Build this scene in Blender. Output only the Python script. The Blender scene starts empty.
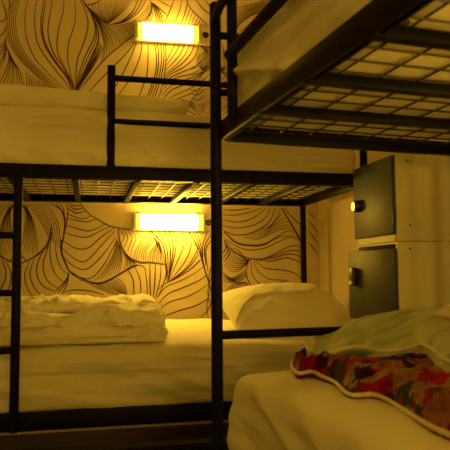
import bpy, bmesh, math, random
from mathutils import Vector, Matrix, noise
PI = math.pi
SC = bpy.context.scene
COL = SC.collection

# ---------------------------------------------------------------- camera
EYE = Vector((0, 0, 1.0)); F = 615.5; YAW = -0.2206; PIT = 0.0816; ROLL = -0.0069
_r = Vector((math.cos(YAW), math.sin(YAW), 0)); _f0 = Vector((-math.sin(YAW), math.cos(YAW), 0)); _u0 = Vector((0, 0, 1))
FW = _f0 * math.cos(PIT) + _u0 * math.sin(PIT)
_u = _u0 * math.cos(PIT) - _f0 * math.sin(PIT)
RT = _r * math.cos(ROLL) + _u * math.sin(ROLL)
UP = _u * math.cos(ROLL) - _r * math.sin(ROLL)
cam = bpy.data.cameras.new('camera'); cam.sensor_width = 36; cam.lens = F / 450 * 36
cam.clip_start = 0.05
cam.dof.use_dof = True; cam.dof.focus_distance = 3.3; cam.dof.aperture_fstop = 6.0
co = bpy.data.objects.new('camera', cam); COL.objects.link(co)
M = Matrix((RT, UP, -FW)).transposed().to_4x4(); M.translation = EYE
co.matrix_world = M
SC.camera = co
SC.view_settings.view_transform = 'Standard'; SC.view_settings.look = 'None'
SC.view_settings.gamma = 1; SC.view_settings.use_curve_mapping = False
SC.view_settings.exposure = 0.88
w = bpy.data.worlds.new('night'); SC.world = w; w.use_nodes = True
w.node_tree.nodes['Background'].inputs[0].default_value = (1, .62, .2, 1)
w.node_tree.nodes['Background'].inputs[1].default_value = 0.0
AMBER = (1.0, 0.570, 0.048)
LAMP_POWER = 44.0
TOP_LAMP_POWER = 21.0
BUNK_FILL_POWER = 72.0
SCONCE_FILL_POWER = 20.0
CEILING_FILL_POWER = 2.2
SC.cycles.diffuse_bounces = 8

def ray(u, v):
    return FW + RT * ((u - 225) / F) + UP * ((225 - v) / F)
def at_y(u, v, Y):
    d = ray(u, v); return EYE + d * (Y / d.y)
def at_z(u, v, z):
    d = ray(u, v); return EYE + d * ((z - 1.0) / d.z)

# ---------------------------------------------------------------- materials
def mat(name, base, rough=.7, metal=0, bump=None, spec=.5, sheen=0):
    m = bpy.data.materials.new(name); m.use_nodes = True
    n = m.node_tree.nodes; l = m.node_tree.links; b = n['Principled BSDF']
    b.inputs['Base Color'].default_value = (*base, 1); b.inputs['Roughness'].default_value = rough
    b.inputs['Metallic'].default_value = metal; b.inputs['Specular IOR Level'].default_value = spec
    if sheen: b.inputs['Sheen Weight'].default_value = sheen
    if bump:
        t = n.new('ShaderNodeTexCoord'); z = n.new('ShaderNodeTexNoise')
        z.inputs['Scale'].default_value = bump[0]; z.inputs['Detail'].default_value = 5
        l.new(t.outputs['Object'], z.inputs['Vector'])
        u = n.new('ShaderNodeBump'); u.inputs['Strength'].default_value = bump[1]; u.inputs['Distance'].default_value = bump[2]
        l.new(z.outputs['Fac'], u.inputs['Height']); l.new(u.outputs['Normal'], b.inputs['Normal'])
    return m
def mottle(m, c1, c2, scale, lo=.35, hi=.65, stretch=(1, 1, 1), detail=4):
    n = m.node_tree.nodes; l = m.node_tree.links
    t = n.new('ShaderNodeTexCoord'); mp = n.new('ShaderNodeMapping'); mp.inputs['Scale'].default_value = stretch
    z = n.new('ShaderNodeTexNoise'); z.inputs['Scale'].default_value = scale; z.inputs['Detail'].default_value = detail
    r = n.new('ShaderNodeValToRGB'); r.color_ramp.elements[0].position = lo; r.color_ramp.elements[1].position = hi
    r.color_ramp.elements[0].color = (*c1, 1); r.color_ramp.elements[1].color = (*c2, 1)
    l.new(t.outputs['Object'], mp.inputs[0]); l.new(mp.outputs[0], z.inputs['Vector']); l.new(z.outputs['Fac'], r.inputs[0])
    l.new(r.outputs[0], n['Principled BSDF'].inputs['Base Color'])
    return m
SHEET = mat('white_sheet', (.80, .76, .66), .85, bump=(9, .35, .02), spec=.08)
DUVET = mat('white_duvet_cotton', (.84, .80, .70), .85, bump=(22, .35, .012), spec=.08)
METAL = mottle(mat('black_painted_steel', (.006, .0055, .005), .48, spec=.10), (.004, .0038, .0034), (.008, .007, .006), 12)
WIRE = mat('dark_steel_wire', (.012, .011, .009), .45, .0, bump=(60, .1, .001))
PAPER = mottle(mat('mural_paper', (.70, .60, .44), .75), (.66, .55, .40), (.74, .63, .47), 3)
INK = mat('mural_ink', (.045, .018, .01), .8, bump=(80, .1, .0005))
PLASTER = mottle(mat('tan_plaster', (.62, .52, .38), .85, bump=(30, .15, .004)), (.60, .50, .38), (.66, .57, .45), 2)
WHITEP = mottle(mat('white_plaster', (.8, .78, .72), .85, bump=(30, .15, .004)), (.78, .75, .7), (.82, .79, .74), 2)
FLOORM = mottle(mat('dark_floor', (.03, .025, .02), .6), (.012, .009, .007), (.022, .017, .012), 5, stretch=(1, 8, 1))
BASEB = mottle(mat('brown_baseboard', (.09, .05, .03), .5), (.07, .04, .022), (.11, .065, .035), 6, stretch=(1, 1, 8))
LOCKW = mottle(mat('cream_locker_steel', (.72, .69, .60), .5, spec=.3), (.70, .67, .58), (.74, .71, .62), 3)
DOORG = mottle(mat('dark_grey_door', (.055, .065, .085), .5, spec=.25), (.05, .06, .08), (.065, .075, .095), 8)
BLACKP = mat('black_plastic', (.01, .01, .01), .35, bump=(50, .1, .001))
CHROME = mat('worn_chrome', (.8, .75, .65), .22, 1, bump=(40, .05, .001))
LAMPW = mat('lamp_cream_plastic', (.75, .70, .58), .45, bump=(40, .05, .001))
PIPE = mat('cream_piping', (.72, .66, .50), .8, bump=(90, .3, .003))
def emis(name, c, s):
    m = bpy.data.materials.new(name); m.use_nodes = True
    n = m.node_tree.nodes; l = m.node_tree.links; n.remove(n['Principled BSDF'])
    e = n.new('ShaderNodeEmission'); e.inputs[0].default_value = (*c, 1); e.inputs[1].default_value = s
    l.new(e.outputs[0], n['Material Output'].inputs[0]); return m
GLOW = emis('lit_diffuser', AMBER, LAMP_POWER)
TOPGLOW = emis('lit_top_diffuser', AMBER, TOP_LAMP_POWER)
ENDGLOW = emis('dim_tube_end', AMBER, 1.1)
BUNKFILL = emis('bunk_fill_diffuser', AMBER, BUNK_FILL_POWER)
SCONCEFILL = emis('sconce_fill', AMBER, SCONCE_FILL_POWER)
CEILINGFILL = emis('ceiling_fill', AMBER, CEILING_FILL_POWER)
def floral():
    m = mat('red_floral_cotton', (.5, .05, .03), .85, bump=(30, .3, .008), spec=.08)
    n = m.node_tree.nodes; l = m.node_tree.links
    t = n.new('ShaderNodeTexCoord'); z = n.new('ShaderNodeTexNoise'); z.inputs['Scale'].default_value = 20
    l.new(t.outputs['Object'], z.inputs['Vector'])
    mx = n.new('ShaderNodeMix'); mx.data_type = 'RGBA'; mx.blend_type = 'LINEAR_LIGHT'; mx.inputs[0].default_value = .05
    l.new(t.outputs['Object'], mx.inputs[6]); l.new(z.outputs['Color'], mx.inputs[7])
    v = n.new('ShaderNodeTexVoronoi'); v.inputs['Scale'].default_value = 15; l.new(mx.outputs[2], v.inputs['Vector'])
    sp = n.new('ShaderNodeSeparateColor'); l.new(v.outputs['Color'], sp.inputs[0])
    r = n.new('ShaderNodeValToRGB'); cr = r.color_ramp; cr.interpolation = 'CONSTANT'
    cr.elements[0].position = 0; cr.elements[0].color = (.27, .005, .006, 1)
    cr.elements[1].position = .36; cr.elements[1].color = (.045, .007, .01, 1)
    for p, c in ((.50, (.30, .12, .05)), (.66, (.028, .045, .022)), (.78, (.40, .012, .016)), (.90, (.33, .18, .08))):
        e = cr.elements.new(p); e.color = (*c, 1)
    l.new(sp.outputs[0], r.inputs[0])
    z2 = n.new('ShaderNodeTexNoise'); z2.inputs['Scale'].default_value = 40; l.new(t.outputs['Object'], z2.inputs['Vector'])
    r2 = n.new('ShaderNodeValToRGB'); r2.color_ramp.elements[0].position = .3; r2.color_ramp.elements[1].position = .6
    r2.color_ramp.elements[0].color = (.45, .4, .4, 1)
    l.new(z2.outputs['Fac'], r2.inputs[0])
    m2 = n.new('ShaderNodeMix'); m2.data_type = 'RGBA'; m2.blend_type = 'MULTIPLY'; m2.inputs[0].default_value = 1
    l.new(r.outputs[0], m2.inputs[6]); l.new(r2.outputs[0], m2.inputs[7]); l.new(m2.outputs[2], n['Principled BSDF'].inputs['Base Color'])
    return m
FLORAL = floral()
GREEN = mottle(mat('pale_green_cotton', (.5, .55, .42), .85, bump=(25, .3, .01), spec=.08), (.34, .42, .36), (.56, .58, .44), 9, .38, .55, (1, 2.2, 1), 3)

# ---------------------------------------------------------------- helpers
def link(name, bm, m, parent=None, smooth=True):
    me = bpy.data.meshes.new(name); bm.normal_update(); bm.to_mesh(me); bm.free()
    for x in (m if isinstance(m, (list, tuple)) else [m]): me.materials.append(x)
    if smooth:
        for p in me.polygons: p.use_smooth = True
        try: me.set_sharp_from_angle(angle=math.radians(38))
        except Exception: pass
    o = bpy.data.objects.new(name, me); COL.objects.link(o)
    if parent: o.parent = parent
    return o
def tag(o, label=None, cat=None, group=None, kind=None):
    if label: o['label'] = label
    if cat: o['category'] = cat
    if group: o['group'] = group
    if kind: o['kind'] = kind
    return o
def empty(name, loc, rz=0):
    o = bpy.data.objects.new(name, None); COL.objects.link(o); o.empty_display_size = .1
    o.location = loc; o.rotation_euler = (0, 0, rz); return o
def box(bm, x0, x1, y0, y1, z0, z1, bev=0, mi=0):
    vs = [bm.verts.new((x, y, z)) for x in (x0, x1) for y in (y0, y1) for z in (z0, z1)]
    fs = [(0, 1, 3, 2), (4, 6, 7, 5), (0, 4, 5, 1), (2, 3, 7, 6), (0, 2, 6, 4), (1, 5, 7, 3)]
    ff = [bm.faces.new([vs[i] for i in f]) for f in fs]
    for f in ff: f.material_index = mi
    if bev:
        es = list({e for f in ff for e in f.edges})
        bmesh.ops.bevel(bm, geom=es, offset=bev, segments=2, affect='EDGES', profile=.5)
def tube(bm, pts, r, seg=12, caps=True):
    pts = [Vector(p) for p in pts]; rings = []
    for i, p in enumerate(pts):
        d = (pts[min(i + 1, len(pts) - 1)] - pts[max(i - 1, 0)]).normalized()
        a = Vector((0, 0, 1)) if abs(d.z) < .9 else Vector((1, 0, 0))
        s = d.cross(a).normalized(); t = s.cross(d)
        rr = r[i] if isinstance(r, (list, tuple)) else r
        rings.append([bm.verts.new(p + (s * math.cos(k * 2 * PI / seg) + t * math.sin(k * 2 * PI / seg)) * rr) for k in range(seg)])
    for a, b in zip(rings, rings[1:]):
        for k in range(seg): bm.faces.new((a[k], a[(k + 1) % seg], b[(k + 1) % seg], b[k]))
    if caps: bm.faces.new(rings[0][::-1]); bm.faces.new(rings[-1])
def one(name, m, parent, fn, **k):
    bm = bmesh.new(); fn(bm); bmesh.ops.recalc_face_normals(bm, faces=bm.faces); return link(name, bm, m, parent, **k)
def fbm(p, o=4):
    return noise.fractal(p, 1.0, 2.0, o, noise_basis='PERLIN_ORIGINAL')
def ridge(p):
    return 1 - abs(noise.noise(p)) * 2
def soft_box(bm, c, d, r, nx, ny, nz, disp):
    """rounded box centred c, size d, rounding r, displaced by disp(p, n)->Vector"""
    c = Vector(c); h = Vector(d) / 2; cache = {}
    N = (nx, ny, nz)
    def V(i, j, k):
        key = (i, j, k)
        if key in cache: return cache[key]
        p = Vector((h[a] * (2 * key[a] / N[a] - 1) for a in range(3)))
        q = Vector((max(-h[a] + min(r, h[a] * .999), min(h[a] - min(r, h[a] * .999), p[a])) for a in range(3)))
        n = (p - q)
        n = n.normalized() if n.length > 1e-9 else Vector((0, 0, 1))
        rr = min(r, h.z, h.x, h.y)
        p = q + n * rr if (p - q).length > 1e-9 else p
        p = c + p
        v = bm.verts.new(p + disp(p, n)); cache[key] = v; return v
    for a in range(3):
        b, e = [x for x in range(3) if x != a]
        for s in (0, N[a]):
            for i in range(N[b]):
                for j in range(N[e]):
                    def K(x, y):
                        k = [0, 0, 0]; k[a] = s; k[b] = x; k[e] = y; return V(*k)
                    f = bm.faces.new((K(i, j), K(i + 1, j), K(i + 1, j + 1), K(i, j + 1)))
def crom(pts, n):
    """Catmull-Rom resample to n points"""
    P = [Vector(p) for p in pts]
    if len(P) == 2: return [P[0].lerp(P[1], i / (n - 1)) for i in range(n)]
    Q = [P[0] * 2 - P[1]] + P + [P[-1] * 2 - P[-2]]; out = []
    dens = []
    for i in range(len(P) - 1):
        for s in range(12):
            t = s / 12; a, b, c, d = Q[i:i + 4]
            dens.append(.5 * ((2 * b) + (c - a) * t + (2 * a - 5 * b + 4 * c - d) * t * t + (3 * b - a - 3 * c + d) * t ** 3))
    dens.append(P[-1]); L = [0]
    for a, b in zip(dens, dens[1:]): L.append(L[-1] + (b - a).length)
    j = 0
    for k in range(n):
        s = L[-1] * k / (n - 1)
        while j < len(L) - 2 and L[j + 1] < s: j += 1
        t = (s - L[j]) / max(1e-9, L[j + 1] - L[j]); out.append(dens[j].lerp(dens[j + 1], min(1, t)))
    return out

# ---------------------------------------------------------------- room shell
WB = 3.85; WR = 1.60; WL = -2.2; WF = -1.6; HT = 3.05
def struct(name, m, fn): o = one(name, m, None, fn, smooth=False); o['kind'] = 'structure'; return o
struct('floor', FLOORM, lambda b: box(b, WL - .1, WR + .1, WF - .1, WB + .1, -.1, 0))
struct('ceiling', WHITEP, lambda b: box(b, WL - .1, WR + .1, WF - .1, WB + .1, HT, HT + .1))
struct('wall_right', PLASTER, lambda b: box(b, WR, WR + .1, WF - .1, WB + .1, 0, HT))
struct('wall_alcove', PLASTER, lambda b: box(b, 1.503, WR, 2.78, WB, 0, HT))
struct('wall_left', WHITEP, lambda b: box(b, WL - .1, WL, WF - .1, WB + .1, 0, HT))
struct('wall_front', WHITEP, lambda b: box(b, WL, WR, WF - .1, WF, 0, HT))
struct('baseboard_back', BASEB, lambda b: box(b, WL, WR, WB - .015, WB, 0, .085, .003))

# mural: bundles of ink strands, given as their outermost and key strands
B = []
def bun(keys, ns): B.append((keys, ns))
UPPER = [
 ([[(13,0),(7,12),(6,24),(7,36),(12,48),(20,60),(30,70),(43,82),(58,95)],
   [(20,0),(16,14),(16,28),(19,42),(28,58),(40,70),(52,81),(66,94)]], [4]),
 ([[(28,0),(25.5,12),(25,26),(27,40),(34,57),(45,70),(57,82),(70,94)]], []),
 ([[(37,0),(34.5,16),(35,30),(38,44),(47,59),(57,72),(66,83),(72,93)]], []),
 ([[(44,0),(41,20),(42,36),(47,50),(58,66),(67,78),(73,93)],
   [(46,0),(43,20),(43,34),(48,49),(59,66),(68,78),(73,93)]], [0]),
 ([[(52,0),(50,14),(48,28),(49,40),(54,54),(62,66),(70,80),(74,92)]], []),
 ([[(64,0),(63,13),(59,27),(57,42),(58,54),(64,66),(71,80),(75,92)]], []),
 ([[(75,0),(75.5,14),(74,27),(69,41),(67.5,58),(70,72),(75,90)]], []),
 ([[(80,0),(86,12),(88,26),(84,42),(78,58),(76,72),(76,91)]], []),
 ([[(82,0),(91,14),(95,26),(94,38),(88,50),(83,62),(78,78),(76,92)],
   [(83,0),(93,17),(98,30),(98,42),(92,55),(86,68),(79,83),(77,92)]], [1]),
 ([[(98,40),(94,54),(87,68),(80,82),(77,91)],[(103,48),(98,58),(92,68),(84,80),(77,91)]], [3]),
 ([[(84,4),(96,20),(102,34),(104,46),(101,64)],[(84,4),(97,15),(110,28),(117,38),(120,44)]], [6]),
 ([[(77,92),(86,82),(97,68),(108,56),(120,46),(132,37),(138,33)]], []),
 ([[(92,3),(94,10),(101,17),(108,24)],[(132,0),(126,8),(118,16),(109,23)]], [11]),
 ([[(82,0),(87,5),(96,3),(101,0)]], []),([[(84,4),(90,9),(100,18),(108,24)]], []),
 ([[(109,25),(122,21),(133,11),(138,0)],[(109,25),(124,22),(138,13),(146,0)]], [1]),
 ([[(110,26),(126,24),(140,16),(150,4)],[(119,40),(126,36),(138,31),(150,22),(153,12)],[(120,44),(126,40),(133,36),(138,33)]], [5,1]),
 ([[(137,38),(132,46),(124,56),(113,67),(100,80),(86,95)]], []),
 ([[(137,40),(133,52),(127,65),(121,77),(110,95)]], []),
 ([[(142,38),(141,52),(137,65),(130,79),(117,97)]], []),
 ([[(148,38),(148,55),(147,74),(143,86),(137,102)]], []),
 ([[(153,38),(156,52),(156,70),(152,84),(145,102)],[(163,36),(164,58),(161,78),(157,90),(153,104)]], [2]),
 ([[(165,36),(166,58),(164,78),(161,90),(157,104)]], []),
 ([[(166,62),(170,54),(174,46),(176,36)],[(165,74),(175,66),(184,56),(190,44),(192,38)],
   [(164,80),(173,73),(184,67),(194,58),(199,46)],[(163,90),(170,81),(182,76),(196,74),(209,70)],
   [(162,100),(172,90),(186,84),(200,76),(211,66)],[(168,103),(180,98),(192,93),(203,86),(213,76)]], [2,1,1,1,1]),
 ([[(198,54),(197,62),(203,71)],[(206,50),(211,62),(204,71)]], [7]),
 ([[(190,112),(192,100),(200,91),(213,88)],[(203,112),(204,106),(208,103),(213,102)]], [5]),
 ([[(176,101),(184,100),(194,103)],[(182,110),(188,107),(196,108)]], [2]),
 ([[(195,44),(203,48),(211,58)],[(199,40),(207,44),(213,50)]], [3]),
 ([[(150,0),(152,8),(148,20)],[(151,2),(151,12),(142,22)]], [1]),
 ([[(151,2),(155,12),(157,23)],[(153,3),(160,12),(163,24)]], [2]),
 ([[(153,3),(160,9),(168,16)]], []),([[(158,0),(165,4),(171,7)]], []),([[(174,0),(171,8),(165,22)]], []),
 ([[(182,0),(179,12),(174,24)]], []),([[(188,0),(185,13),(181,24)]], []),
 ([[(186,0),(191,9),(200,18),(209,26)]], []),
 ([[(190,9),(187,17),(184,25)],[(206,24),(204,26),(203,28)]], [5]),
 ([[(196,0),(203,9),(214,17)],[(205,0),(208,4),(214,9)]], [0]),
 ([[(234,36),(240,24),(255,14),(275,10),(292,10)],[(234,8),(245,6),(260,2),(280,-6)]], [8]),
 ([[(236,56),(244,46),(262,36),(292,28)],[(234,38),(244,28),(262,19),(292,14)]], [4]),
 ([[(222,44),(226,60),(236,66)],[(222,96),(228,100),(236,98)]], [7]),
 ([[(6,45),(9,58),(5,72),(-2,86)],[(8,50),(14,62),(20,72),(25,92)]], [6]),
 ([[(6,36),(3,44),(-2,50)],[(7,46),(4,60),(-2,70)]], [4]),
 ([[(7,17),(3,21),(-2,22)],[(6,26),(3,34),(-2,37)]], [0]),([[(2,0),(5,10),(6,18)],[(9,0),(10,5),(9,9)]], [0]),
 ([[(26,72),(27,82),(26,95)],[(44,84),(48,90),(52,96)]], [7]),
]
LOWER = [
 ([[(20,203),(26,213),(24,232),(18,246)],[(27,206),(34,224),(37,242),(38,258)]], [6]),
 ([[(27,204),(37,216),(44,228),(49,238)],[(46,203),(54,214),(59,228),(61,250)]], [6]),
 ([[(49,203),(60,209),(65,218),(64,230)],[(66,203),(68,211),(66,225),(61,250)]], [2]),
 ([[(52,224),(49,238),(44,248),(32,258),(18,264)]], []),([[(52,224),(50,238),(45,249),(33,258),(18,265)]], []),
 ([[(53,232),(50,246),(51,262),(56,275),(66,284)],[(52,232),(47,250),(43,265),(47,280),(60,290)]], [0]),
 ([[(45,248),(38,262),(37,275),(43,286),(56,292)]], []),
 ([[(56,240),(56,252),(60,266),(69,276)],[(60,246),(64,260),(70,272)]], [0]),
 ([[(30,261),(25,273),(26,285),(32,296)],[(34,259),(30,273),(33,285),(41,296)]], [0]),
 ([[(22,266),(19,275),(19,285)],[(18,246),(22,256),(28,262)]], [0]),
 ([[(61,240),(61,252),(66,265),(70,272),(82,281)],[(63,238),(62,252),(67,266),(71,273),(82,281)]], [1]),
 ([[(69,272),(66,280),(56,291)],[(69,274),(67,284),(62,294)]], [1]),
 ([[(64,292),(74,290),(90,291),(104,295)]], []),
 ([[(80,203),(88,213),(97,219),(110,226),(125,229),(138,230)]], []),
 ([[(69,203),(75,206),(82,205)],[(68,208),(76,213),(86,211)]], [1]),
 ([[(66,213),(75,217),(83,219),(91,216)]], []),([[(65,218),(75,220),(86,222),(97,219)]], []),
 ([[(64,225),(75,228),(88,231),(98,228),(105,224)]], []),([[(63,232),(75,236),(88,237),(100,231),(111,226)]], []),
 ([[(62,240),(75,248),(88,248),(100,238),(114,228)]], []),([[(62,248),(75,259),(86,261),(101,246),(115,231)]], []),
 ([[(64,258),(75,267),(87,269),(101,257),(116,237)]], []),([[(70,271),(82,278),(93,277),(105,263),(117,240)]], []),
 ([[(117,238),(113,254),(104,270),(94,281)],[(120,246),(122,256),(121,266),(119,274)]], [7]),
 ([[(70,271),(85,280),(100,283),(114,277),(126,270),(137,265)],[(70,272),(86,281),(100,284),(114,278),(126,271),(137,266)]], [0]),
 ([[(122,250),(126,260),(124,270)],[(132,260),(136,264),(137,266)]], [5]),
 ([[(82,280),(95,287),(110,293),(122,298)],[(95,283),(110,288),(120,293),(125,297)],[(114,277),(122,282),(126,290),(127,298)]], [2,5]),
 ([[(118,228),(121,244),(128,256),(140,262),(150,262),(165,264)],[(118,229),(120,244),(127,257),(140,263),(150,263),(165,265)]], [0]),
 ([[(118,229),(124,236),(121,244)],[(136,230),(141,240),(136,250),(134,260)],[(150,230),(154,240),(147,250),(145,262)]], [3,4]),
 ([[(152,234),(156,244),(150,252),(148,262)],[(158,242),(162,252),(165,263)]], [7]),
 ([[(137,229),(150,231),(158,240),(165,262)]], []),
 ([[(120,274),(133,266),(142,266),(146,270)]], []),
 ([[(128,270),(133,280),(134,298)]], []),([[(135,267),(140,280),(141,300)]], []),([[(145,269),(147,285),(147,306)]], []),
 ([[(150,264),(150,285),(151,306)],[(161,265),(160,280),(155,300)]], [1]),
 ([[(165,263),(166,274),(162,288),(157,298)]], []),
 ([[(150,230),(162,243),(166,262),(167,282)],[(158,231),(166,246),(168,262),(167,282)]], [0]),
 ([[(165,231),(170,246),(170,262),(168,282)],[(173,231),(176,245),(173,262),(168,282)],[(183,231),(184,245),(178,260),(168,282)],
   [(189,231),(191,246),(184,263),(169,282)],[(194,242),(197,250),(187,267),(169,282)],[(201,260),(188,271),(169,282)]], [1,0,0,0,1]),
 ([[(156,292),(163,285),(175,279),(188,271),(200,260)]], []),
 ([[(157,298),(166,287),(180,281),(195,273),(204,266)]], []),([[(159,303),(168,294),(182,288),(198,281),(207,275)]], []),
 ([[(160,309),(170,302),(186,297),(200,290),(209,283)]], []),([[(163,317),(178,311),(195,306),(209,298)]], []),
 ([[(189,231),(198,248),(204,268),(209,284),(212,294)],[(196,231),(201,246),(204,266),(210,286),(213,300)]], [1]),
 ([[(208,231),(203,244),(203,258)],[(214,236),(206,250),(208,272)]], [1]),
 ([[(213,262),(209,276),(210,290)],[(210,290),(207,304),(208,318)]], [1]),([[(212,296),(209,308),(201,318)]], []),
 ([[(224,210),(238,210),(250,208)]], []),
 ([[(222,215),(236,215),(250,212),(262,208)]], []),([[(222,220),(240,222),(255,217),(266,208)]], []),
 ([[(222,226),(238,228),(254,225),(266,217),(270,208)]], []),
 ([[(224,231),(235,235),(248,234),(260,229),(270,221),(275,208)]], []),
 ([[(224,231),(236,242),(250,245),(264,244),(277,237),(287,231),(294,232)],[(224,232),(236,243),(250,246),(264,245),(277,238),(288,236),(297,237)]], [0]),
 ([[(225,239),(238,247),(250,250),(265,248),(280,241),(290,237),(300,241)]], []),
 ([[(243,237),(258,239),(272,233),(284,228),(292,229)],[(262,229),(270,226),(277,217),(280,210)]], [4]),
 ([[(225,240),(234,252),(248,258),(262,259),(275,254),(288,247),(298,246),(304,251)]], []),
 ([[(281,208),(290,223),(298,237),(304,250),(305,290)],[(282,208),(291,223),(299,237),(305,250),(306,290)]], [0]),
 ([[(262,259),(275,256),(288,251),(298,251),(306,256)],[(257,260),(272,261),(288,258),(306,265)]], [1]),
 ([[(256,260),(264,268),(282,270),(296,274),(306,284)]], []),([[(254,260),(257,270),(269,279),(286,281),(306,292)]], []),
 ([[(251,260),(252,274),(260,284),(275,290),(290,296)]], []),([[(249,260),(246,272),(250,284),(262,298)]], []),
 ([[(284,208),(294,219),(305,228)]], []),([[(308,212),(315,219)],[(308,220),(318,232)],[(308,230),(318,244)],[(308,242),(318,254)]], [0,0,0]),
 ([[(230,248),(238,250),(246,259),(250,259)],[(224,266),(234,272),(244,267),(250,260)]], [9]),
 ([[(226,246),(230,252),(224,262)],[(224,240),(226,248),(222,254)]], [1]),
 ([[(224,282),(238,282),(248,276)],[(222,272),(232,278),(246,270)]], [5]),
 ([[(245,282),(234,284),(226,292),(224,304)],[(246,282),(250,288),(256,300)]], [7]),
]
def mural(bm):
    bm2 = bm
    rnd = random.Random(4)
    def put(curve, wid):
        pts = [at_y(u, v, WB) for u, v in curve]
        pts = [p for p in pts if WL + .01 < p.x < WR - .005 and .1 < p.z < HT - .01]
        if len(pts) < 3: return
        y = WB - .0006 - rnd.random() * .0008; prev = None
        for i, p in enumerate(pts):
            d = pts[min(i + 1, len(pts) - 1)] - pts[max(i - 1, 0)]; d.y = 0
            if d.length < 1e-7: continue
            d.normalize(); s = Vector((-d.z, 0, d.x))
            t = i / (len(pts) - 1); ww = wid * (.55 + .45 * math.sin(PI * min(1, max(0, t)))) / 2
            a = bm2.verts.new((p.x + s.x * ww, y, p.z + s.z * ww)); b = bm2.verts.new((p.x - s.x * ww, y, p.z - s.z * ww))
            if prev:
                f = bm2.faces.new((prev[0], prev[1], b, a)); f.material_index = 1
            prev = (a, b)
    def strands(keys, ns, T, keep=lambda u, v: True):
        K = [crom([Vector((a, b, 0)) for a, b in k], 26) for k in keys]
        S = [K[0]]
        for a, b, n in zip(K, K[1:], ns):
            for i in range(1, n + 1):
                t = i / (n + 1) + rnd.uniform(-.12, .12) / (n + 1); S.append([p.lerp(q, t) for p, q in zip(a, b)])
            S.append(b)
        for s in S:
            seg = [T(p.x, p.y) for p in s]; run = []
            wd = rnd.uniform(.0056, .0078) * (.68 if max(list(ns) + [0]) >= 4 else 1)
            for u, v in seg:
                if keep(u, v): run.append((u, v))
                else:
                    put(run, wd); run = []
            put(run, wd)
    I = lambda u, v: (u, v)
    for k, n in UPPER:
        strands(k, n, I)
        strands(k, n, lambda u, v: (u, 206 - v), lambda u, v: 103 < v < 202)      # where the bedding hides the wall
        strands(k, n, lambda u, v: (426 - u, v), lambda u, v: u > 296 or v > 66)
        strands(k, n, lambda u, v: (-u, v), lambda u, v: u < -1)
        strands(k, n, lambda u, v: (-u, 206 - v), lambda u, v: u < -1 and 103 < v < 202)
        strands(k, n, lambda u, v: (u, -v), lambda u, v: v < -1)
        strands(k, n, lambda u, v: (-u, -v), lambda u, v: v < -1 and u < -1)
        strands(k, n, lambda u, v: (u, v + 330), lambda u, v: v > 326)
    for k, n in LOWER:
        strands(k, n, I)
        strands(k, n, lambda u, v: (36 - u, v), lambda u, v: u < 17)
bm = bmesh.new()
box(bm, WL, WR, WB, WB + .1, 0, HT)
mural(bm)
wb = link('wall_back', bm, [PAPER, INK], None, smooth=False); wb['kind'] = 'structure'

# ---------------------------------------------------------------- bunk beds
ZU = 1.494; HR = .060; ZL = .425; TR = .0185
def bunk(loc, rz, L, W, label, opts):
    root = empty('bunk_bed', loc, rz); tag(root, label, 'bunk bed')
    ext = opts['post_top']
    for i, (x, y) in enumerate(((0, 0), (L, 0), (0, W), (L, W))):
        one('post', METAL, root, lambda b: tube(b, [(x, y, 0.0), (x, y, ext[i] - .006), (x, y, ext[i])], [TR, TR, TR * .7], 16))
    for nm, zt, hr in (('upper', ZU, HR), ('lower', ZL, HR + .018)):
        for y, s in ((0, 1), (W, -1)):
            y += s * opts.get('inset', 0)
            def rail(b):
                box(b, TR * .6, L - TR * .6, y - .0125, y + .0125, zt - hr, zt, .003)
                fl = opts.get('flange', .04)
                box(b, TR, L - TR, min(y, y + s * fl), max(y, y + s * fl), zt - HR, zt - HR + .004)
            one('side_rail', METAL, root, rail)
        for x, s in ((0, 1), (L, -1)):
            one('end_rail', METAL, root, lambda b: box(b, x - .0125, x + .0125, TR * .6, W - TR * .6, zt - HR, zt - .012, .003))
        zm = zt - HR + .026
        ph = opts.get('phase', .0)
        n = int((L - .1) / .277)
        for k in range(n):
            xs = ph + .277 * (k + 1)
            if .08 < xs < L - .06:
                one('slat', METAL, root, lambda b: box(b, xs - .0150, xs + .0150, .012, W - .012, zm - .030, zm - .0035, .002))
        def wires(b):
            k = 0; x = opts.get('wph', .03)
            while x < L - .02:
                tube(b, [(x, .0, zm), (x, W, zm)], .0027, 5, False); x += .0755
            m = 9
            for j in range(1, m): tube(b, [(0, W * j / m, zm + .004), (L, W * j / m, zm + .004)], .0027, 5, False)
        one('wire_mesh', WIRE, root, wires)
    for pts, r in opts['bars']:
        one('guard_rail', METAL, root, lambda b: tube(b, pts, r, 12))
    if opts.get('ladder'):
        lx, rz_ = opts['ladder']
        ld = one('ladder', METAL, root, lambda b: tube(b, [(lx, -.012, ZL - HR - .018), (lx, -.012, ZU - .02)], .0195, 14))
        for z in rz_: one('rung', METAL, ld, lambda b: tube(b, [(.0, -.012, z), (lx, -.012, z)], .0145, 12))
    return root

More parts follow.
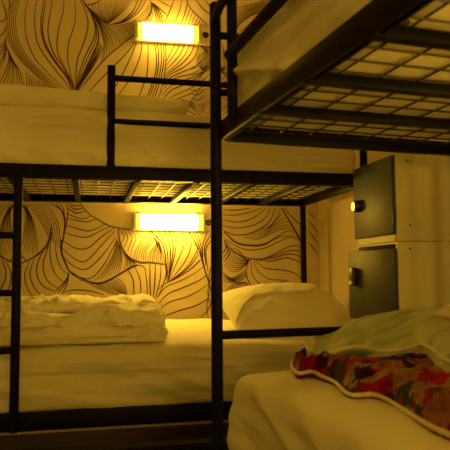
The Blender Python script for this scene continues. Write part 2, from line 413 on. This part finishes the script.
YF = 2.797; XE = 1.335; LF = 2.0; X0 = XE - LF; WF_ = .893
pz = lambda u, v: at_y(u, v, YF)
gx = pz(111.5, 70).x - X0
g1 = pz(160, 81).z; g2 = pz(160, 123.5).z; gt = pz(111, 66).z
lx = pz(17.5, 250).x - X0
rungs = [pz(6, 235.5).z, pz(6, 293).z, pz(6, 350.5).z]
FB = bunk((X0, YF, 0), 0, LF, WF_, 'black steel bunk bed along the patterned wall, with a ladder at its left end',
  dict(post_top=(ZU + .02, g1 + .02, ZU + .02, ZU + .02), phase=.055, wph=.035,
       bars=[([(gx, 0, ZU - .03), (gx, 0, gt)], .0185), ([(gx, 0, g1), (LF, 0, g1)], .0145), ([(gx, 0, g2), (LF, 0, g2)], .0130)],
       ladder=(lx, rungs)))
PH = .0923; OX, OY = .402, 1.918; LR = 1.98; WRB = .945
RB_RZ = PH - PI / 2
def rloc(x, y, z):   # right-bunk local to world
    c, s = math.cos(RB_RZ), math.sin(RB_RZ); return Vector((OX + c * x - s * y, OY + s * x + c * y, z))
ptop = at_y(216, 3, OY).z
RBK = bunk((OX, OY, 0), RB_RZ, LR, WRB, 'black steel bunk bed in the foreground, seen from below at the right',
  dict(post_top=(ptop, 2.35, ptop, 2.35), phase=.085, wph=.05, inset=.020, flange=.016,
       bars=[([(.158, .004, ZU - .03), (.158, .004, 2.0)], .0160),
             ([(0, -.004, 1.835), (.03, -.008, 1.832), (.12, -.022, 1.83), (LR, -.022, 1.83)], .0150),
             ([(.158, -.006, 1.662), (LR, -.006, 1.662)], .0165),
             ([(0, 0, 1.785), (0, WRB, 1.785)], .0120), ([(0, 0, 1.595), (0, WRB, 1.595)], .0120),
             ([(0, 0, .812), (0, WRB, .812)], .0140)]))

# ---------------------------------------------------------------- mattresses
def mattress(label, x0, x1, y0, y1, z0, z1, seed, parent_loc=(0, 0, 0), rz=0, amp=.009, seam=True, rad=.045, crown=0):
    t = empty('mattress', parent_loc, rz); tag(t, label, 'mattress')
    sd = Vector((seed * 7.3, seed * 3.1, seed))
    def disp(p, n):
        side = 1 - abs(n.z)
        a = fbm(Vector((p.x * 1.6, p.y * 1.6, p.z * 11)) + sd, 3) * amp * 1.6 * side       # long horizontal drags of the sheet
        b = fbm(p * 3.5 + sd, 3) * amp * (.7 + .3 * side)
        c = max(0, ridge(Vector((p.x * 2.2 + p.z * 5, p.y * 2.2, p.z * 2)) + sd) - .35) ** 2 * amp * 5 * (.35 + .65 * side)
        q = (p.z - z0) / (z1 - z0)
        if seam: a += .008 * side / (1 + math.exp(-(p.z - (z1 - .092)) / .0025))
        bul = side * (.010 * math.sin(PI * q) - .003)
        r = n * (a + b + c + bul)
        if n.z < -.3: r.z = max(r.z, 0)
        if n.z > .5: r.z += crown * max(0, min(1, (p.y - y0) / (y1 - y0) * 1.3))
        if n.z > .5: r.z += .004 * math.sin(PI * (p.x - x0) / (x1 - x0))
        return r
    dx, dy, dz = x1 - x0, y1 - y0, z1 - z0
    one('fitted_sheet', SHEET, t, lambda b: soft_box(b, ((x0 + x1) / 2, (y0 + y1) / 2, (z0 + z1) / 2), (dx, dy, dz), rad, int(dx / .016), int(dy / .025), 44, disp))
    return t
MB = .030
zb = lambda zt: zt - HR + MB + .004
fm_l = mattress('white sheeted lower mattress of the far bunk, under the lower lit lamp', X0 + .03, XE - .03, YF + .018, YF + WF_ + .03, zb(ZL), .672, 1, crown=.060)
fm_u = mattress('white sheeted upper mattress of the far bunk, behind the guard rail', X0 + .03, XE - .03, YF + .018, YF + WF_ - .02, zb(ZU), 1.765, 2)
rm_l = mattress('cream sheeted mattress in the foreground at lower right', .035, LR - .03, .030, WRB - .03, zb(ZL), .702, 3, (OX, OY, 0), RB_RZ, .007, False, .052)
rm_u = mattress('sheeted mattress overhead at upper right, seen through its wire mesh base', .03, LR - .03, .040, WRB - .05, zb(ZU), 1.735, 4, (OX, OY, 0), RB_RZ, .011, False)

# ---------------------------------------------------------------- wall lamps
def wall_lamp(x0, z0, x1, z1, h, sx, label, group='wall lamps over the far bunk', side=None, glow=None):
    """diffuser from (x0,z0) to (x1,z1) centre line, height h, socket block to x=sx"""
    ang = math.atan2(z1 - z0, x1 - x0); L = math.hypot(x1 - x0, z1 - z0)
    root = empty('wall_lamp', (x0, WB, z0)); root.rotation_euler = (0, -ang, 0)
    if side is not None: root.location = (WR, side, z0); root.rotation_euler = (0, 0, -PI / 2)
    tag(root, label, 'lamp', group)
    S = sx - x0
    one('housing', LAMPW, root, lambda b: box(b, -.012, S, -.030, -.001, -h * .50, h * .50, .004))
    def dif(b):
        n = 14; pr = []
        for i in range(n + 1):
            a = PI * i / n; pr.append((-.034 - .050 * math.sin(a) ** .6, -math.cos(a) * h * .46))
        R = [[b.verts.new((x, y, z)) for y, z in pr] for x in (.006, .034, L - .034, L)]
        for k, (A, C) in enumerate(zip(R, R[1:])):
            for i in range(n): b.faces.new((A[i], A[i + 1], C[i + 1], C[i])).material_index = 0 if k == 1 else 1
        b.faces.new(R[0]).material_index = 1; b.faces.new(R[-1]).material_index = 1
    one('diffuser', [glow or GLOW, ENDGLOW], root, dif)
    one('end_cap', LAMPW, root, lambda b: box(b, -.014, .006, -.082, -.002, -h * .50, h * .50, .006))
    one('end_cap', LAMPW, root, lambda b: box(b, L, L + .010, -.080, -.002, -h * .50, h * .50, .006))
    so = one('socket', LAMPW, root, lambda b: box(b, L + .012, S - .002, -.042, -.028, -h * .42, h * .42, .004))
    cx = (L + S) / 2 + .004
    def ring(b):
        bmesh.ops.create_cone(b, cap_ends=True, segments=28, radius1=.021, radius2=.021, depth=.004, matrix=Matrix.Translation((cx, -.0435, 0)) @ Matrix.Rotation(PI / 2, 4, 'X'))
    one('socket_well', BLACKP, so, ring)
    def pins(b):
        tube(b, [(cx - .008, -.048, -.003), (cx - .008, -.044, -.003)], .0026, 8); tube(b, [(cx + .008, -.048, -.003), (cx + .008, -.044, -.003)], .0026, 8)
        box(b, cx - .003, cx + .003, -.048, -.044, .012, .018)
    one('socket_contact', CHROME, so, pins)
    return root
WL_ = WB - .03
a = at_y(136.5, 31.5, WL_); b_ = at_y(197.3, 35.2, WL_); c_ = at_y(212, 36, WL_)
wall_lamp(a.x, a.z, b_.x, b_.z, .116, c_.x, 'lit strip lamp with a socket high on the wall over the top bunk', glow=TOPGLOW)
a = at_y(134.5, 221.5, WL_); b_ = at_y(202, 222.6, WL_); c_ = at_y(213.5, 223, WL_)
wall_lamp(a.x, a.z, b_.x, b_.z, .107, c_.x, 'lit strip lamp with a socket on the wall over the lower bunk')

wall_lamp(0, 1.13, .40, 1.13, .112, .48, 'added strip lamp on the right wall inside the foreground bunk, out of view', 'added fill lamp of the foreground bunk', .45, BUNKFILL)  # added unseen lamp, brightens the overhead mesh, comforter and locker side
sc = empty('fill_sconce', (.35, WF, 1.35)); tag(sc, 'added rectangular fill sconce on the wall behind the viewer, out of view', 'lamp')  # added unseen lamp, fills the foreground and locker side from behind the camera
one('base_plate', LAMPW, sc, lambda b: box(b, -.28, .28, .0, .03, -.17, .17, .006))
one('shade', SCONCEFILL, sc, lambda b: box(b, -.25, .25, .03, .10, -.14, .14, .02))
# added lamp on the ceiling, out of view, as general fill for the bed fronts
cl = empty('ceiling_fill_light', (-.75, .35, HT)); tag(cl, 'added round warm ceiling fill light between the beds, behind the viewer, out of view', 'lamp')
def disc(r, z0, z1):
    def f(b): bmesh.ops.create_cone(b, cap_ends=True, segments=40, radius1=r * .92, radius2=r, depth=z1 - z0, matrix=Matrix.Translation((0, 0, (z0 + z1) / 2)))
    return f
one('base_plate', LAMPW, cl, disc(.24, -.03, 0)); one('shade', CEILINGFILL, cl, disc(.21, -.09, -.03))

# ---------------------------------------------------------------- lockers
LX0, LX1, LY0, LY1 = 1.238, WR - .012, 2.300, 2.688
seam = at_y(398, 241, LY0).z; ltop = at_y(397, 153, LY0).z; LH = ltop - seam
def locker(z, label, ang, knob):
    h = LH - .002
    t = empty('locker', (LX0, LY0, z)); tag(t, label, 'locker', 'stacked lockers beside the far bunk')
    D = LX1 - LX0; Wd = LY1 - LY0; T = .008
    def body(b):
        box(b, 0, D, 0, T, 0, h, .0015); box(b, 0, D, Wd - T, Wd, 0, h, .0015)
        box(b, 0.0005, D, T, Wd - T, 0, T * 3); box(b, 0.0005, D, T, Wd - T, h - T, h); box(b, D - T, D, T, Wd - T, T * 3, h - T)
        box(b, .0, .012, T, .016, 0, h); box(b, .0, .012, Wd - .016, Wd - T, 0, h); box(b, 0, .012, T, Wd - T, .0, .030)
    one('body', LOCKW, t, body)
    for xx, zz in ((.045, .92), (.050, .18)):
        one('screw', BLACKP, t, lambda b: tube(b, [(xx + .01, -.0015, zz * h), (xx + .01, .001, zz * h)], .0045, 10))
    d0, d1 = .030, h - .028 if z < seam - .01 else h - .006
    dr = one('door', DOORG, t, lambda b: (box(b, -.016, -.001, 0, Wd - .012, d0, d1, .003)))
    dr.location = (0, .004, 0); dr.rotation_euler = (0, 0, ang)
    for zz in (.22, .80):
        one('hinge', BLACKP, dr, lambda b: tube(b, [(-.014, -.004, d0 + (d1 - d0) * zz - .03), (-.014, -.004, d0 + (d1 - d0) * zz + .03)], .006, 10))
    if knob == 'cam':
        def kn(b): tube(b, [(-.016, Wd - .070, h * .49), (-.040, Wd - .070, h * .49), (-.044, Wd - .070, h * .49)], [.029, .027, .024], 20)
        k = one('lock', BLACKP, dr, kn)
        one('lock_face', CHROME, k, lambda b: tube(b, [(-.044, Wd - .070, h * .49), (-.047, Wd - .070, h * .49)], [.021, .019], 20))
    elif knob == 'hasp':
        def hp(b): box(b, -.040, -.016, Wd - .098, Wd - .056, h * .49, h * .72, .008)
        k = one('lock', BLACKP, dr, hp)
        one('lock_face', CHROME, k, lambda b: tube(b, [(-.040, Wd - .078, h * .53), (-.046, Wd - .078, h * .53)], [.012, .010], 14))
    return t
locker(seam, 'topmost locker of the stack, door nearly shut with a round protruding lock', math.radians(-.1), 'cam')
locker(seam - LH, 'locker second from the top, dark door ajar with an oblong lock', math.radians(5.4), 'hasp')
locker(seam - 2 * LH, 'third locker down the stack, behind the patterned comforter', 0, 'hasp')
lb = seam - 3 * LH
locker(lb, 'lowest locker of the stack, standing on its plinth', 0, 'hasp')
tag(one('locker_plinth', BLACKP, None, lambda b: box(b, LX0 + .02, LX1, LY0 + .02, LY1 - .02, 0, lb, .003)), 'black plinth under the locker stack', 'plinth')

# ---------------------------------------------------------------- bedding
def wrinkle(p, s, sd, amp):
    q = Vector((p.x * s[0], p.y * s[1], p.z * s[2])) + sd
    q += Vector((noise.noise(q * .7 + Vector((9, 0, 0))), noise.noise(q * .7 + Vector((0, 9, 0))), 0)) * .8
    r = max(0, ridge(q)) ** 2
    r2 = max(0, ridge(q * 2.3 + Vector((3, 3, 3)))) ** 2
    r3 = max(0, ridge(q * 4.1 + Vector((1, 7, 3)))) ** 2
    return (r * .62 + r2 * .34 + r3 * .16 - .38) * amp
# folded duvet on the lower far bed
def folded(b):
    ztop = .691
    def layer(x0, x1, y0, y1, z0, z1, r, sd, amp, s=(3, 4, 6), fn=None):
        def disp(p, n):
            e = wrinkle(p, s, Vector((sd, sd * 2, 0)), amp)
            if n.z < -.5: e = 0
            o = n * e
            o.x += .010 * noise.noise(Vector((p.y * 7, p.z * 20, sd)))
            o.y += .012 * noise.noise(Vector((p.x * 6, p.z * 22, sd + 5)))
            o.z += .055 * max(0, min(1, (p.y - 2.815) / .94 * 1.3)) * max(0, 1 - (p.z - ztop) / .19)
            if fn: o += fn(p)
            return o
        soft_box(b, ((x0 + x1) / 2, (y0 + y1) / 2, (z0 + z1) / 2), (x1 - x0, y1 - y0, z1 - z0), r, int((x1 - x0) / .011), int((y1 - y0) / .013), 12, disp)
    layer(X0 + .06, .375, 2.865, 3.62, ztop - .004, ztop + .078, .038, 1.0, .040)
    layer(X0 + .05, .360, 2.95, 3.64, ztop + .062, ztop + .140, .038, 4.0, .052, (4, 3, 5),
          lambda p: Vector((0, -.05 * math.exp(-((p.x - .15) / .22) ** 2), 0)))
    layer(X0 + .05, .345, 3.12, 3.66, ztop + .122, ztop + .190, .034, 7.0, .036, (7, 2.2, 5))
    # rolled lip lying over the front edge
    def rl(x): return 2.955 + .022 * math.sin(x * 7) 
    rings = []; pts = []; rs = []
    for i in range(90):
        t = i / 89; x = -.12 + .47 * t
        pts.append((x, rl(x) - .02, ztop + .105 + .018 * math.sin(t * PI) + .012 * math.sin(x * 21)))
        rs.append((.030 + .014 * math.sin(t * PI)) * (1 + .16 * noise.noise(Vector((x * 14, 2, 0)))) * min(1, .35 + 6 * min(t, 1 - t)))
    tube(b, pts, rs, 18)
fd = tag(one('folded_duvet', DUVET, None, folded), 'crumpled white duvet folded in layers on the lower far bed', 'duvet')
# duvet spread on the upper far bed
def spread(b):
    z0 = 1.772
    xr = at_y(190, 108, YF + .06).x
    def disp(p, n):
        t = max(0, min(1, (p.x - X0) / (xr - X0)))
        e = wrinkle(p, (3, 4, 5), Vector((3, 1, 0)), .022)
        o = n * (e if n.z > -.5 else 0)
        if n.z > -.3:
            o.z += (p.z - z0) / .075 * (.030 - .045 * t ** 1.2)
        o.y += .012 * noise.noise(Vector((p.x * 4, 0, 1)))
        return o
    soft_box(b, ((X0 + .03 + xr) / 2, YF + .42, z0 + .036), (xr - X0 - .03, .74, .078), .035, 110, 40, 8, disp)
tag(one('duvet', DUVET, None, spread), 'flat white duvet spread on the top far bunk', 'duvet')
# pillows
def pillow(b, c, ax, ay, L, Wd, T, sd, lift=0, floor=None):
    """ax, ay unit vectors"""
    nx, ny = 64, 44; top = {}; bot = {}
    c = Vector(c); ax = Vector(ax).normalized(); ay = Vector(ay).normalized(); az = ax.cross(ay).normalized()
    for i in range(nx + 1):
        for j in range(ny + 1):
            u = 2 * i / nx - 1; v = 2 * j / ny - 1
            pu = u * (1 - .05 * (1 - v * v) * 0 - .06 * v * v * 0); 
            k = (max(0, 1 - abs(u) ** 2.6) ** .55) * (max(0, 1 - abs(v) ** 2.6) ** .55)
            pin = 1 - .045 * (1 - abs(v) ** 2) * abs(u) ** 4
            pin2 = 1 - .05 * (1 - abs(u) ** 2) * abs(v) ** 4
            base = c + ax * (u * L / 2 * pin) + ay * (v * Wd / 2 * pin2)
            w_ = wrinkle(base, (5, 5, 5), Vector((sd, 0, 0)), .010) * (.4 + .6 * k)
            edge = i in (0, nx) or j in (0, ny)
            t_ = b.verts.new(base + az * (T * .62 * k + w_ * (0 if edge else 1)))
            top[i, j] = t_
            if edge: bot[i, j] = t_
            else: bot[i, j] = b.verts.new(base - az * (T * .38 * k))
    for i in range(nx):
        for j in range(ny):
            b.faces.new((top[i, j], top[i + 1, j], top[i + 1, j + 1], top[i, j + 1]))
            b.faces.new((bot[i, j], bot[i, j + 1], bot[i + 1, j + 1], bot[i + 1, j]))
    return c, ax, ay, az
pc = Vector((1.065, 3.24, .800)); pax = Vector((1, .06, .02)); pay = Vector((-.05, .92, .34))
pl = tag(one('pillow', DUVET, None, lambda b: pillow(b, pc, pax, pay, .70, .46, .19, 2)), 'plump white pillow leaning at the right end of the lower far bed', 'pillow')
def flap(b):
    ax = pax.normalized(); ay = pay.normalized(); az = ax.cross(ay).normalized(); T = .19
    G = {}; nx, ny = 50, 26
    for i in range(nx + 1):
        for j in range(ny + 1):
            u = -.985 + 1.60 * i / nx
            lowv = -.10 - .62 * max(0, (-.55 - u) / .45) ** 1.5 + .55 * max(0, (u - .30) / .32) ** 1.4
            v = lowv + (.97 - lowv) * j / ny
            k = (max(0, 1 - abs(u) ** 2.6) ** .55) * (max(0, 1 - abs(v) ** 2.6) ** .55)
            p = pc + ax * (u * .35 * (1 - .045 * (1 - v * v) * abs(u) ** 4)) + ay * (v * .23 * (1 - .05 * (1 - u * u) * abs(v) ** 4))
            w_ = wrinkle(p, (5, 5, 5), Vector((2, 0, 0)), .010) * (.4 + .6 * k)
            for s, off in ((1, .013), (0, .003)):
                G[i, j, s] = b.verts.new(p + az * (T * .62 * k + w_ + off))
    for i in range(nx):
        for j in range(ny):
            b.faces.new([G[i, j, 1], G[i + 1, j, 1], G[i + 1, j + 1, 1], G[i, j + 1, 1]])
            b.faces.new([G[i, j, 0], G[i, j + 1, 0], G[i + 1, j + 1, 0], G[i + 1, j, 0]])
    for i in range(nx):
        for j in (0, ny): b.faces.new([G[i, j, 0], G[i + 1, j, 0], G[i + 1, j, 1], G[i, j, 1]])
    for j in range(ny):
        for i in (0, nx): b.faces.new([G[i, j, 0], G[i, j + 1, 0], G[i, j + 1, 1], G[i, j, 1]])
one('pillowcase_flap', DUVET, pl, flap)

# comforter folded over on the right-hand lower bed
ZT = .706
def zc(pts): return [at_z(u, v, ZT + h) for u, v, h in pts]
lowP = zc([(300,357,.02),(293,361,.016),(292,368,.014),(299,374,.014),(311,372,.016),(322,377,.014),(335,383,.012),(344,392,.012),(354,396,.012),(372,395,.014),(386,400,.012),(410,415,.012),(430,427,.012),(452,437,.012),(480,452,.012),(520,474,.012)])
upP = zc([(306,344,.055),(309,350,.058),(318,353,.06),(331,352,.07),(345,347,.085),(360,346,.09),(375,349,.09),(392,350,.09),(408,347,.10),(422,344,.11),(433,349,.11),(441,356,.105),(452,362,.10),(470,370,.10),(492,380,.10),(520,392,.10)])
mid = []
N = 90
A = crom(lowP, N); Bc = crom(upP, N)
crest = crom(zc([(312,339,.06),(322,336,.08),(340,328,.10),(355,322,.125),(370,318,.145),(400,313,.165),(430,310,.18),(455,309,.185),(480,309,.185),(520,311,.185)]), N)
back = crom([Vector((p.x + .02, min(p.y + .10 + .1 * (i / 9), 2.0 - (p.x > 9) * 0), ZT + .01)) for i, p in enumerate(zc([(312,339,.06),(322,336,.08),(340,328,.10),(355,322,.125),(370,318,.145),(400,313,.165),(430,310,.18),(455,309,.185),(480,309,.185),(520,311,.185)]))], N)
XM = WR - .03
def clampx(p): return Vector((min(p.x, XM), p.y, p.z))
def surf(b, rows, thick, amp, sd, sub=10):
    cols = []
    for i in range(N):
        c = crom([r[i] for r in rows], sub * (len(rows) - 1) + 1); cols.append(c)
    m = len(cols[0]); V = {}
    for i in range(N):
        for j in range(m):
            p = cols[i][j]; e = min(1, 4 * min(j / m, 1 - j / m) + .25)
            w_ = wrinkle(p, (6, 6, 4), Vector((sd, 0, 0)), amp) * e
            q = clampx(Vector((p.x, p.y, max(p.z + w_, ZT + thick + .002))))
            V[i, j, 1] = b.verts.new(q); V[i, j, 0] = b.verts.new(q - Vector((0, 0, thick)))
    for i in range(N - 1):
        for j in range(m - 1):
            b.faces.new((V[i, j, 1], V[i + 1, j, 1], V[i + 1, j + 1, 1], V[i, j + 1, 1]))
            b.faces.new((V[i, j, 0], V[i, j + 1, 0], V[i + 1, j + 1, 0], V[i + 1, j, 0]))
        for j in (0, m - 1): b.faces.new((V[i, j, 0], V[i + 1, j, 0], V[i + 1, j, 1], V[i, j, 1]))
    for j in range(m - 1):
        for i in (0, N - 1): b.faces.new((V[i, j, 0], V[i, j + 1, 0], V[i, j + 1, 1], V[i, j, 1]))
cf = empty('comforter', (.9, 1.5, ZT)); tag(cf, 'thick comforter with red floral lining and pale green top folded on the foreground bed', 'comforter')
def inv(o):
    o.location = -cf.location if o.parent == cf else o.location
    return o
ww = [min(1, i / 14) for i in range(N)]
m1 = [a.lerp(b_, .30) + Vector((0, 0, .030)) * k for a, b_, k in zip(A, Bc, ww)]
m2 = [a.lerp(b_, .75) + Vector((0, 0, -.012)) * k for a, b_, k in zip(A, Bc, ww)]
m3 = [b_ + (b_ - a) * .10 * k + Vector((0, .03 * k, -.035 * k - .006)) for a, b_, k in zip(A, Bc, ww)]
inv(one('lining', FLORAL, cf, lambda b: surf(b, [A, m1, m2, m3], .012, .026, 5)))
t1 = [a.lerp(b_, .45) + Vector((0, 0, .022)) for a, b_ in zip(Bc, crest)]
inv(one('top_cover', GREEN, cf, lambda b: surf(b, [Bc, t1, crest, back], .012, .010, 8)))
inv(one('piping', PIPE, cf, lambda b: (tube(b, [clampx(p + Vector((0, -.002, .002))) for p in crom(A, 160)], .0052, 8))))
inv(one('piping', PIPE, cf, lambda b: (tube(b, [clampx(p + Vector((0, -.002, -.002))) for p in crom(Bc, 160)], .0046, 8))))
# cloth lying on the comforter at the right edge
tag(one('folded_cloth', PIPE, None, lambda b: pillow(b, (.985, 1.09, .912), (1, .05, .0), (-.05, 1, .03), .55, .22, .11, 6)), 'folded cream cloth on the comforter at the right edge', 'cloth')
